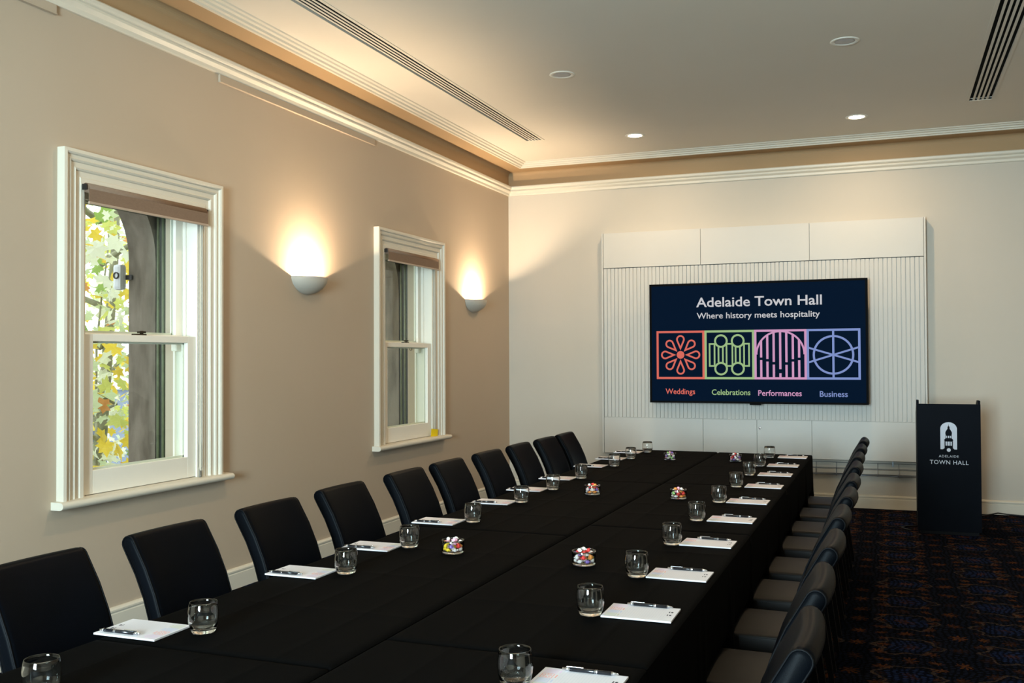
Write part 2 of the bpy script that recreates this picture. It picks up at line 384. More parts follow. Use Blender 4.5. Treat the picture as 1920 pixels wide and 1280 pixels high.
# ------------------------------------------------------------------ windows
ARCH = [(0, 0), (0, 0.050), (0.018, 0.052), (0.026, 0.046), (0.030, 0.036), (0.044, 0.034), (0.052, 0.040), (0.060, 0.034), (0.064, 0.026), (0.086, 0.024), (0.094, 0.030), (0.102, 0.024), (0.106, 0.016), (0.134, 0.014), (0.140, 0.020), (0.164, 0.020), (0.164, 0)]
def window(idx, w, tagged):
    y0, y1 = w; a, b = opening(w)
    rings = [[(d, y0+u, ZB) for u, d in ARCH], [(d, y0+u, ZT-u) for u, d in ARCH], [(d, y1-u, ZT-u) for u, d in ARCH], [(d, y1-u, ZB) for u, d in ARCH]]
    root = struct(MB().rings(rings, smooth=False, caps=True).build('window_%d' % idx, 'trim'))
    n = 10; pr = [(-0.28, 0.735), (0.062, 0.735)]
    for k in range(n+1):
        t = -PI/2 + PI*k/n; pr.append((0.062+0.021*math.cos(t), 0.756+0.020*math.sin(t)))
    pr += [(0.0, 0.777), (-0.28, 0.777)]
    s = MB(); e0, e1 = y0-0.035, y1+0.075
    inner = [p for p in pr]
    s.rings([[(max(x, 0.0), e0, z) for x, z in pr], [(max(x, 0.0), e1, z) for x, z in pr]], smooth=False, caps=True)
    s.box(-0.28, 0.0, a, b, 0.735, 0.777)
    s.build('window_sill', 'trim', root)
    j = MB(); j.box(-0.185, 0.0, a, a+0.022, 0.777, OZ1); j.box(-0.185, 0.0, b-0.022, b, 0.777, OZ1); j.box(-0.185, 0.0, a, b, OZ1-0.022, OZ1)
    for yy in (a+0.022, b-0.034): j.box(-0.105, -0.093, yy, yy+0.012, 0.777, OZ1-0.022)        # parting beads
    for yy in (a+0.022, b-0.037): j.box(-0.012, 0.0, yy, yy+0.015, 0.777, OZ1-0.022)
    for yy in (a+0.022, b-0.040): j.box(-0.185, -0.172, yy, yy+0.018, 0.777, OZ1-0.022)
    j.build('window_frame', 'sash', root)
    A, B = a+0.023, b-0.023
    def sash(x0, x1, z0, z1, bot, top, st):
        m = MB()
        m.box(x0, x1, A, A+st, z0, z1, 0.003); m.box(x0, x1, B-st, B, z0, z1, 0.003)
        m.box(x0, x1, A+st, B-st, z0, z0+bot, 0.003); m.box(x0, x1, A+st, B-st, z1-top, z1, 0.003)
        xi = (x0+x1)/2
        m.box(xi-0.012, xi-0.004, A+st, B-st, z0+bot, z0+bot+0.012); m.box(xi-0.012, xi-0.004, A+st, A+st+0.010, z0+bot, z1-top)
        m.box(xi-0.012, xi-0.004, B-st-0.010, B-st, z0+bot, z1-top); m.box(xi-0.012, xi-0.004, A+st, B-st, z1-top-0.010, z1-top)
        return m, (xi-0.004, xi, A+st-0.002, B-st+0.002, z0+bot-0.002, z1-top+0.002)
    m, g = sash(-0.064, -0.014, 0.780, 1.655, 0.128, 0.040, 0.086)
    lo = m.build('lower_sash', 'sash', root); MB().box(*g).build('pane', 'pane', lo)
    yc = (a+b)/2
    q = MB(); q.box(-0.062, -0.03, yc-0.045, yc+0.045, 1.655, 1.664, 0.002); q.tube([(-0.046, yc+0.02, 1.662), (-0.046, yc+0.02, 1.682)], 0.011, 10)
    q.box(-0.058, -0.034, yc-0.005, yc+0.045, 1.668, 1.680, 0.002)
    q.build('sash_lock', 'brass', lo)
    if tagged:
      q = MB(); q.tube([(-0.052+0.012*math.cos(t), yc+0.12, 1.60+0.012*math.sin(t)) for t in [k*2*PI/12 for k in range(13)]], 0.003, 6); q.build('sash_ring', 'brass', lo)
    m, g = sash(-0.170, -0.125, 1.630, 2.462, 0.036, 0.052, 0.064)
    for yy in (A, B-0.055): m.box(-0.170, -0.125, yy, yy+0.055, 1.565, 1.632, 0.008)      # sash horns
    m.box(-0.130, -0.066, A+0.01, B-0.01, 1.630, 1.660, 0.003)
    up = m.build('upper_sash', 'sash', root); MB().box(*g).build('pane', 'pane', up)
    # painted outer lining against the stone
    gl = MB()
    for s0, s1 in ((a-0.06, a-0.034), (b+0.034, b+0.06)): gl.box(-0.375, -0.186, s0, s1, 0.78, OZ1)
    gl.box(-0.375, -0.186, a-0.034, b+0.034, OZ1-0.05, OZ1)
    gl.build('outer_lining', 'green', root, 'dark green outer window lining')
    bd = MB()
    for s0 in (b+0.032, a-0.032):
        for xx in (-0.366, -0.325): bd.tube([(xx, s0, 0.79), (xx, s0, OZ1-0.05)], 0.010, 8)
    bd.build('lining_bead', 'greenlite', root)
    # rolled blind hung inside the top of the frame
    by0, by1 = y0+0.150, y1-0.152
    B0 = thing('roller_blind', (0.0, (y0+y1)/2, 2.44), 'brown roller blind rolled up at the top of the ' + ('nearer window' if idx == 1 else 'farther window'), 'blind', 'roller blinds')
    hw = (by1-by0)/2
    MB().tube([(0.030, -hw+0.012, 0.0), (0.030, hw-0.012, 0.0)], 0.026, 20).build('roller', 'blind', B0)
    MB().box(0.052, 0.0545, -hw+0.012, hw-0.004, -0.078, 0.004).build('fabric', 'blind', B0)
    MB().box(0.047, 0.060, -hw+0.010, hw-0.002, -0.090, -0.076, 0.003).build('bottom_rail', 'blindbar', B0)
    for sgn in (-1, 1): MB().box(0.003, 0.050, sgn*hw-0.004, sgn*hw+0.004, -0.014, 0.018, 0.002).build('bracket', 'blackmetal', B0)
    zc = -1.62 if not tagged else -1.60
    chn = MB(); yb = hw + 0.002 - 0.052
    for off in (0.0, 0.028):
        pts = [(0.028 if off else 0.020, yb+off*0.7, 0.0 - 1.60*t/10) for t in range(11)]
        chn.tube(pts, 0.0022, 6)
    chn.tube([(0.020, yb, -1.60), (0.022, yb+0.005, -1.625), (0.026, yb+0.014, -1.625), (0.028, yb+0.0196, -1.60)], 0.0022, 6)
    cc = chn.build('blind_chain', 'chain', B0)
    MB().box(0.018, 0.030, yb+0.002, yb+0.018, -1.665, -1.622, 0.003).build('chain_weight', 'chain', cc)
    if tagged:
        tg = MB().box(-0.045, 0.045, -0.0015, 0.0015, -0.075, 0.0, 0.001)
        o = tg.build('warning_tag', 'yellow', B0, 'yellow square tag hanging on the chain'); o.location = (0.028, yb+0.0, -1.595); o.rotation_euler = (0.0, 0.12, 1.25)
    return root
window(1, WIN[0], False); window(2, WIN[1], True)
# plain tall windows in the wall behind the camera, where the daylight enters
for k, (a, b) in enumerate(ops):
    f = MB()
    for s0 in (a, (a+b)/2-0.03, b-0.06): f.box(s0, s0+0.06, -RL-0.16, -RL-0.06, 0.75, 2.75)
    for z in (0.75, 1.75, 2.69): f.box(a, b, -RL-0.16, -RL-0.06, z, z+0.06)
    r = struct(f.build('window_%d' % (k+3), 'sash'))
    MB().box(a, b, -RL-0.115, -RL-0.11, 0.75, 2.75).build('pane', 'pane', r)

# outside: the stone wall with arched reveals
def stone_wall():
    root = None
    X0, X1 = -0.62, -0.40
    m = MB()
    def fn(a, b, t): return (X0+t, a, b)
    segs = []
    holes = [(w[0]+0.115, w[1]-0.110) for w in WIN]
    cur = -9.0
    for a, b in holes:
        r = (b-a)/2; yc = (a+b)/2; sp = 2.16
        m.box(X0, X1, cur, a, -4.5, 4.6)
        m.box(X0, X1, a, b, -4.5, 0.71)
        pts = [(a, 4.6), (a, sp)]
        pts += [(yc - r*math.cos(t), sp + r*1.0*math.sin(t)) for t in [PI*k/24 for k in range(1, 24)]]
        pts += [(b, sp), (b, 4.6)]
        # spandrel split into quads so the concave shape stays clean
        arc = pts[1:-1]
        for k in range(len(arc)-1):
            (ya, za), (yb2, zb) = arc[k], arc[k+1]
            m.prism([(ya, za), (yb2, zb), (yb2, 4.6), (ya, 4.6)], fn, X1-X0)
        cur = b
    m.box(X0, X1, cur, 2.0, -4.5, 4.6)
    o = m.build('wall_outer', 'stone'); struct(o)
    return o
stone_wall()

# ------------------------------------------------------------------ wall lights
def sconce(y, lb):
    t = thing('wall_sconce', (0, y, 1.992), lb, 'wall light', 'half-bowl wall lights')
    a, d, h = 0.198, 0.140, 0.128
    def shell(k):
        rings = []
        for i in range(15):
            ph = PI/2*i/14
            z = h - (h-k)*math.sin(ph)
            s = math.cos(ph)**1.12 if i < 14 else 0.0
            rings.append([((d-k)*s*math.sin(q) + 0.0005, -(a-k)*s*math.cos(q), z) for q in [PI*j/28 for j in range(29)]])
        return rings
    m = MB(); o_, i_ = shell(0), shell(0.006)
    m.rings(o_, closed=False); m.rings(i_, closed=False); m.rings([o_[0], i_[0]], closed=False, smooth=False)
    m.build('bowl', 'plaster', t)
    q = MB(); q.box(0.0, 0.010, -0.04, 0.04, 0.035, 0.085, 0.003); q.tube([(0.01, 0, 0.052), (0.078, 0, 0.052)], 0.006, 10)
    q.lathe([(0.0, 0.046), (0.022, 0.050), (0.0265, 0.066), (0.0265, 0.072), (0.024, 0.072), (0.0, 0.0665)], 24, (0.078, 0, 0))
    q.build('lamp_holder', 'ringwhite', t)
    MB().lathe([(0, 0.072), (0.022, 0.0715), (0.022, 0.068), (0, 0.068)], 24, (0.078, 0, 0)).build('bulb', 'bulb', t)
sconce(-4.155, 'lit white half-bowl wall light between the two windows')
sconce(-1.040, 'lit white half-bowl wall light by the far corner of the room')

# ------------------------------------------------------------------ ceiling fittings
def downlight(x, y, lit, lb):
    t = thing('downlight', (x, y, CZ), lb, 'ceiling light', 'round recessed ceiling lights')
    MB().lathe([(0.066, 0.0), (0.070, -0.004), (0.092, -0.006), (0.098, -0.002), (0.098, 0.0)], 40).build('trim_ring', 'ringwhite', t)
    MB().lathe([(0, -0.003), (0.05, -0.003), (0.067, -0.001), (0.067, 0.0)], 32).build('lens', 'lens_lit' if lit else 'lens_off', t)
    if lit:
        l = area_lamp('downlight_lamp', (0, 0, -0.010), (0, 0, 0), 0.11, 0.11, DOWN_W, WARM2, 'DISK'); l.parent = t
downlight(1.76, -1.10, True, 'lit round ceiling downlight, left one near the far wall')
downlight(3.80, -1.06, True, 'lit round ceiling downlight, right one near the far wall')
downlight(1.74, -3.31, False, 'unlit round ceiling downlight left of the other unlit one')
downlight(3.79, -3.33, False, 'unlit round ceiling downlight near the right air slot')
downlight(1.74, -5.55, True, 'lit round ceiling downlight over the left half of the table')
downlight(3.79, -5.55, True, 'lit round ceiling downlight over the right half of the table')
def vent(x0, x1, n, lb):
    y0, y1 = -10.5, SY
    t = thing('air_vent', ((x0+x1)/2, y1, CZ), lb, 'air vent', 'long slotted air vents in the ceiling')
    w = (x1-x0)/2; L = y1-y0
    MB().box(-w, w, -L, 0, 0.02, 0.10).build('duct', 'void', t)
    f = MB(); f.box(-w-0.018, -w+0.006, -L, 0.018, -0.004, 0.012); f.box(w-0.006, w+0.018, -L, 0.018, -0.004, 0.012); f.box(-w+0.006, w-0.006, 0.0, 0.018, -0.004, 0.012)
    f.build('frame', 'ceil', t)
    pitch = (2*w-0.012)/n
    for k in range(1, n):
        xc = -w+0.006+pitch*k
        MB().box(xc-pitch*0.25, xc+pitch*0.25, -L, 0, -0.0015, 0.001).build('slat', 'ceil', t)
vent(SL[0], SL[1], 5, 'long five-slot ceiling air vent on the window side')
vent(SR[0], SR[1], 5, 'slotted ceiling air vent at the top right')

# ------------------------------------------------------------------ media wall and television
def media_wall():
    X0, X1, ZB0, ZT0, D = 1.135, 4.395, 0.484, 2.868, 0.12
    t = thing('media_wall_unit', ((X0+X1)/2, 0, ZB0), 'cream panelled media unit with grooved middle band on the far wall', 'wall unit')
    w = (X1-X0)/2; H = ZT0-ZB0
    MB().box(-w+0.018, w-0.018, -D+0.022, -0.001, 0, H).build('carcass', 'panel', t)
    for s in (-1, 1): MB().box(min(s*w, s*(w-0.017)), max(s*w, s*(w-0.017)), -D-0.004, -0.001, 0, H, 0.001).build('side_board', 'panel', t)
    g = 0.002; z1 = 0.388; z2 = 1.998
    xs = [-w+0.019, 2.213-1.135-w, 3.311-1.135-w, w-0.019]
    for k in range(3): MB().box(xs[k]+g, xs[k+1]-g, -D, -D+0.02, z2+0.006, H-0.001, 0.0015).build('top_panel', 'panel', t)
    xs2 = [-w+0.019, 2.225-1.135-w, 2.777-1.135-w, 3.318-1.135-w, w-0.019]
    for k in range(4):
        d = MB().box(xs2[k]+g, xs2[k+1]-g, -D, -D+0.02, 0.001, z1-0.004, 0.0015).build('cabinet_door', 'panel', t)
        if k == 2:
            MB().lathe([(0, 0.004), (0.006, 0.004), (0.010, 0.003), (0.012, 0.0)], 14).build('lock', 'chrome', d)
            o = d.children[0]; o.rotation_euler = (PI/2, 0, 0); o.location = (xs2[2]+0.028, -D, 0.30)
    # grooved boards side by side
    n = 78; p = (2*w-0.038)/n
    me = MB().box(-p/2+0.0032, p/2-0.0032, -0.016, 0.0, z1, z2, 0.002).mesh('slat', 'slat')
    for k in range(n):
        o = bpy.data.objects.new('slat', me); COL.objects.link(o); o.parent = t; o.location = (-w+0.019+p*(k+0.5), -D+0.0225, 0)
    MB().box(-w+0.019, w-0.019, -D+0.008, -D+0.0225, z2-0.001, z2+0.004).build('shadow_gap', 'void', t)
media_wall()
TVX, TVZ, TVY = 2.788, 1.660, -0.33
tv = thing('television', (TVX, TVY, TVZ), 'large black flat television showing a navy slide on the media unit', 'television')
MB().box(-1.076, 1.076, 0.004, 0.058, -0.617, 0.617, 0.006).build('casing', 'tvblack', tv)
bz = MB(); e = 0.013
bz.box(-1.076, 1.076, -0.004, 0.004, 0.595, 0.617); bz.box(-1.076, 1.076, -0.004, 0.004, -0.617, -0.617+0.020)
bz.box(-1.076, -1.076+0.022, -0.004, 0.004, -0.597, 0.595); bz.box(1.076-0.022, 1.076, -0.004, 0.004, -0.597, 0.595)
bz.build('bezel', 'tvblack', tv)
MB().box(-1.054, 1.054, 0.0, 0.0035, -0.597, 0.595).build('screen', 'screen', tv)
MB().box(-0.055, 0.055, 0.0, 0.03, -0.632, -0.617, 0.003).build('sensor_bump', 'tvblack', tv)
MB().box(-0.45, 0.45, 0.058, 0.208, -0.28, 0.28).build('wall_bracket', 'blackmetal', tv)

# flat print on vertical faces: strokes in the x-z plane
class Ink:
    def __init__(s, y=-0.0008): s.m = MB(); s.y = y
    def poly(s, pts): s.m.add([(x, s.y, z) for x, z in pts], [tuple(range(len(pts)))]); return s
    def line(s, a, b, w):
        dx, dz = b[0]-a[0], b[1]-a[1]; l = math.hypot(dx, dz); nx, nz = -dz/l*w/2, dx/l*w/2
        return s.poly([(a[0]+nx, a[1]+nz), (b[0]+nx, b[1]+nz), (b[0]-nx, b[1]-nz), (a[0]-nx, a[1]-nz)])
    def loop(s, pts, w, closed=True):
        n = len(pts); L = []; R = []
        for i in range(n):
            p0 = pts[(i-1) % n] if closed or i else pts[0]; p1 = pts[(i+1) % n] if closed or i < n-1 else pts[-1]
            d1 = Vector((pts[i][0]-p0[0], pts[i][1]-p0[1])); d2 = Vector((p1[0]-pts[i][0], p1[1]-pts[i][1]))
            if d1.length < 1e-9: d1 = d2
            if d2.length < 1e-9: d2 = d1
            d1.normalize(); d2.normalize(); n1 = Vector((-d1.y, d1.x)); n2 = Vector((-d2.y, d2.x))
            mt = n1+n2
            mt = mt.normalized() if mt.length > 1e-6 else n1
            k = w/2/max(0.4, mt.dot(n1)); L.append((pts[i][0]+mt.x*k, pts[i][1]+mt.y*k)); R.append((pts[i][0]-mt.x*k, pts[i][1]-mt.y*k))
        for i in range(n if closed else n-1):
            j = (i+1) % n; s.poly([L[i], L[j], R[j], R[i]])
        return s
    def circle(s, c, r, w, a0=0, a1=2*PI, n=40):
        full = abs(a1-a0-2*PI) < 1e-6
        pts = [(c[0]+r*math.cos(a0+(a1-a0)*i/n), c[1]+r*math.sin(a0+(a1-a0)*i/n)) for i in range(n if full else n+1)]
        return s.loop(pts, w, full)
    def disc(s, c, r, n=28): return s.poly([(c[0]+r*math.cos(2*PI*i/n), c[1]+r*math.sin(2*PI*i/n)) for i in range(n)])
    def rect(s, x0, x1, z0, z1, w): return s.loop([(x0, z0), (x1, z0), (x1, z1), (x0, z1)], w)
    def fill(s, x0, x1, z0, z1): return s.poly([(x0, z0), (x1, z0), (x1, z1), (x0, z1)])
    def build(s, name, m, parent):
        return s.m.build(name, m, parent, fix=False)
def text(name, body, m, parent, x0, x1, z0, cap, y, bold=0.0, flip=False, spacing=1.0):
    """lettering as a mesh: left x0 to right x1, baseline z0, capital height cap"""
    c = bpy.data.curves.new('lettering', 'FONT'); c.body = body; c.size = 1.0; c.offset = bold; c.space_character = spacing; c.resolution_u = 3
    o = bpy.data.objects.new('lettering', c); COL.objects.link(o)
    bpy.context.view_layer.update()
    dg = bpy.context.evaluated_depsgraph_get()
    me = bpy.data.meshes.new_from_object(o.evaluated_get(dg)); bpy.data.objects.remove(o); bpy.data.curves.remove(c)
    xsv = [v.co.x for v in me.vertices]; a, b = min(xsv), max(xsv)
    sx = (x1-x0)/(b-a); sz = cap/0.70
    for v in me.vertices: v.co = (x0+(v.co.x-a)*sx, y, z0+v.co.y*sz)
    me.materials.clear(); me.materials.append(M[m]); me.name = name
    ob = bpy.data.objects.new(name, me); COL.objects.link(ob); ob.parent = parent; return ob
yS = -0.0008
text('title_text', 'Adelaide Town Hall', 'sc_white', tv, -0.586, 0.651, 0.370, 0.097, yS, 0.014)
text('subtitle_text', 'Where history meets hospitality', 'sc_white', tv, -0.581, 0.632, 0.250, 0.060, yS, 0.010)
text('caption_text', 'Weddings', 'sc_coral', tv, -0.911, -0.604, -0.526, 0.056, yS, 0.011)
text('caption_text', 'Celebrations', 'sc_green', tv, -0.433, -0.046, -0.531, 0.056, yS, 0.011)
text('caption_text', 'Performances', 'sc_pink', tv, 0.031, 0.453, -0.536, 0.056, yS, 0.011)
text('caption_text', 'Business', 'sc_blue', tv, 0.623, 0.884, -0.540, 0.056, yS, 0.011)
sw = 0.022; zt, zb = 0.128-sw/2, -0.372+sw/2
k = Ink(); k.rect(-1.003+sw/2, -0.504-sw/2, zb, zt, sw); k.disc((-0.752, -0.121), 0.040)
for i in range(8):
    a = PI/2+i*PI/4; ca, sa = math.cos(a), math.sin(a); pts = []
    pts.append((0.068, 0.0))
    for j in range(15):
        q = -PI*0.62+PI*1.24*j/14
        pts.append((0.160+0.036*math.cos(q), 0.036*math.sin(q)))
    k.loop([(-0.752+u*ca-v*sa, -0.121+u*sa+v*ca) for u, v in pts], 0.017)
k.build('flower_icon', 'sc_coral', tv)
k = Ink(); k.rect(-0.504+sw/2, -0.004-sw/2, zb, zt, sw)
cx = (-0.337, -0.168); ct, cb = 0.018, -0.264; cr = 0.059
for x in cx:
    for z in (ct, cb): k.circle((x, z), cr, 0.019)
lw = 0.016; bt, bb = -0.012, -0.236
for x in (-0.452, -0.402, -0.281, -0.222, -0.106, -0.056): k.line((x, bt), (x, bb), lw)
for x0_, x1_ in ((-0.460, -0.394), (-0.290, -0.214), (-0.114, -0.048)):
    k.line((x0_, bt), (x1_, bt), lw); k.line((x0_, bb), (x1_, bb), lw)
for x in (-0.362, -0.318, -0.190, -0.146): k.line((x, ct-cr-0.004), (x, cb+cr+0.004), lw)
k.build('table_icon', 'sc_green', tv)
k = Ink(); k.rect(-0.004+sw/2, 0.503-sw/2, zb, zt, sw)
ac = (0.2495, -0.122); ar = 0.232
k.circle(ac, ar, 0.018, 0, PI, 48)
for x, gz in ((0.063, -0.165), (0.124, -0.180), (0.186, -0.210), (0.2495, -0.290), (0.309, -0.213), (0.371, -0.182), (0.431, -0.168)):
    top = ac[1]+math.sqrt(max(0, ar*ar-(x-ac[0])**2))
    gp = 0.013 if abs(x-0.2495) > 0.01 else 0.020
    k.line((x, top), (x, gz+gp), 0.022); k.line((x, gz-gp), (x, zb), 0.022)
k.build('arch_icon', 'sc_pink', tv)
k = Ink(); k.rect(0.503+sw/2, 1.006-sw/2, zb, zt, sw)
gc = (0.754, -0.129); k.circle(gc, 0.184, 0.020, n=56); k.line((gc[0], zb), (gc[0], zt), 0.020)
for zz in (-0.057, -0.202): k.line((0.52, zz), (0.988, -0.258-zz), 0.018)
k.build('globe_icon', 'sc_blue', tv)

# cable tray under the unit
t = thing('cable_tray', (2.765, 0, 0.32), 'wire cable tray with grey cables on the wall under the media unit', 'cable tray')
w_ = 1.56
for y, z in ((-0.012, 0.02), (-0.012, 0.075), (-0.012, 0.130), (-0.065, 0.01), (-0.100, 0.02), (-0.100, 0.075)):
    MB().tube([(-w_, y, z), (w_, y, z)], 0.0025, 6).build('long_wire', 'wire', t)
me = MB().tube([(0, -0.012, 0.135), (0, -0.012, 0.012), (0, -0.030, 0.004), (0, -0.090, 0.004), (0, -0.100, 0.012), (0, -0.100, 0.082)], 0.0025, 6).mesh('cross_wire', 'wire')
for k_ in range(17):
    o = bpy.data.objects.new('cross_wire', me); COL.objects.link(o); o.parent = t; o.location = (-w_+2*w_*k_/16, 0, 0)
for k_ in range(4):
    x = -1.3+0.87*k_
    MB().box(x-0.006, x+0.006, -0.016, -0.0005, 0.10, 0.164, 0.001).build('hanger', 'wire', t)
for k_ in range(3):
    MB().tube([(-1.5+3.0*q/20, -0.035-0.018*k_+0.004*math.sin(q*1.3+k_), 0.014+0.003*math.sin(q*2.1+k_)) for q in range(21)], 0.006, 8).build('cable', M['blackmetal'] if k_ == 1 else M['wire'], t)

# ------------------------------------------------------------------ lectern
def lectern():
    X0, X1, YF, H = 4.267, 4.762, -1.33, 1.107
    w = (X1-X0)/2; D = 0.42
    t = thing('lectern', ((X0+X1)/2, YF, 0), 'navy box lectern with white tower emblem beside the media unit', 'lectern')
    MB().box(-w+0.02, w-0.02, 0.02, D-0.02, 0.0, 0.03).build('plinth', 'legwood', t)
    MB().box(-w, w, 0, 0.018, 0.03, H, 0.0015).build('front_panel', 'lectern', t)
    for s in (-1, 1):
        x0, x1 = (-w, -w+0.018) if s < 0 else (w-0.018, w)
        m = MB(); m.prism([(0.0185, 0.03), (D, 0.03), (D, H-0.10), (0.16, H+0.028), (0.0185, H+0.028)], lambda a, b, q, x0=x0: (x0+q, a, b), 0.018)
        m.build('side_panel', 'lectern', t)
    m = MB(); m.prism([(0.02, H-0.06), (D-0.01, H-0.17), (D-0.01, H-0.155), (0.02, H-0.045)], lambda a, b, q: (-w+0.019+q, a, b), 2*w-0.038)
    m.build('reading_shelf', 'lectern', t)
    MB().box(-w+0.019, w-0.019, 0.02, D-0.01, 0.5, 0.518).build('shelf', 'lectern', t)
    MB().box(-w+0.019, w-0.019, 0.02, D-0.01, 0.032, 0.05).build('bottom_board', 'lectern', t)
    ox = 4.5145-4.517
    yk = -0.0008
    k = Ink(yk)
    # arched emblem around the tower silhouette, laid out as its white pieces
    tower = [(0.0, 0.943), (0.0015, 0.922), (0.0075, 0.914), (0.0085, 0.904), (0.008, 0.898), (0.016, 0.886), (0.024, 0.872), (0.026, 0.860), (0.024, 0.845), (0.0235, 0.839), (0.0235, 0.818), (0.034, 0.805), (0.036, 0.800), (0.0325, 0.796), (0.0325, 0.733), (0.045, 0.7235)]
    zlev = sorted(set([z for x, z in tower] + [0.95-0.003*i for i in range(1)] + [0.897+0.054*math.sin(PI/2*i/10) for i in range(11)]), reverse=True)
    def tw(z):
        for (xa, za), (xb, zb_) in zip(tower, tower[1:]):
            if za >= z >= zb_: return xa+(xb-xa)*((za-z)/(za-zb_) if za > zb_ else 0)
        return 0.0
    def aw(z): return 0.0645 if z <= 0.897 else 0.0645*math.sqrt(max(0, 1-((z-0.897)/0.056)**2))
    zs = sorted(set([round(z, 5) for z in zlev if z >= 0.7235] + [0.953]), reverse=True)
    for za, zb_ in zip(zs, zs[1:]):
        for s in (-1, 1):
            pts = [(s*tw(za), za), (s*max(aw(za), tw(za)), za), (s*max(aw(zb_), tw(zb_)), zb_), (s*tw(zb_), zb_)]
            k.poly(pts if s > 0 else pts[::-1])
    for xc, hw2 in ((-0.0155, 0.0035), (0.0, 0.0052), (0.0155, 0.0035)): k.fill(xc-hw2, xc+hw2, 0.819, 0.838)
    for xc, hw2 in ((-0.019, 0.0055), (0.0, 0.0085), (0.019, 0.0055)): k.fill(xc-hw2, xc+hw2, 0.755, 0.789)
    k.disc((0.0, 0.718), 0.0155)
    e = k.build('emblem', 'lecternprint', t); e.location.x = 0.0
    text('lettering', 'ADELAIDE', 'lecternprint', t, -0.078, 0.076, 0.655, 0.020, yk, 0.0, spacing=1.15)
    text('lettering', 'TOWN HALL', 'lecternprint', t, -0.149, 0.151, 0.597, 0.034, yk, 0.004, spacing=1.1)
lectern()
tag(MB().tube([(4.75, -0.95, 0.006), (4.80, -0.55, 0.006), (4.83, -0.20, 0.006), (4.92, -0.09, 0.006), (5.0, -0.05, 0.02), (5.08, -0.05, 0.012), (5.2, -0.055, 0.006), (5.4, -0.05, 0.006)], 0.006, 8).build('floor_cable', 'blackmetal'),
    'black cable lying along the foot of the far wall right of the lectern', 'cable')
tag(MB().tube([(4.33, -0.88, 0.006), (4.26, -0.98, 0.006), (4.18, -1.02, 0.006), (4.14, -1.10, 0.006), (4.17, -1.18, 0.006), (4.22, -1.20, 0.006)], 0.006, 8).build('floor_cable', 'blackmetal'),
    'short loop of black cable on the carpet left of the lectern', 'cable')

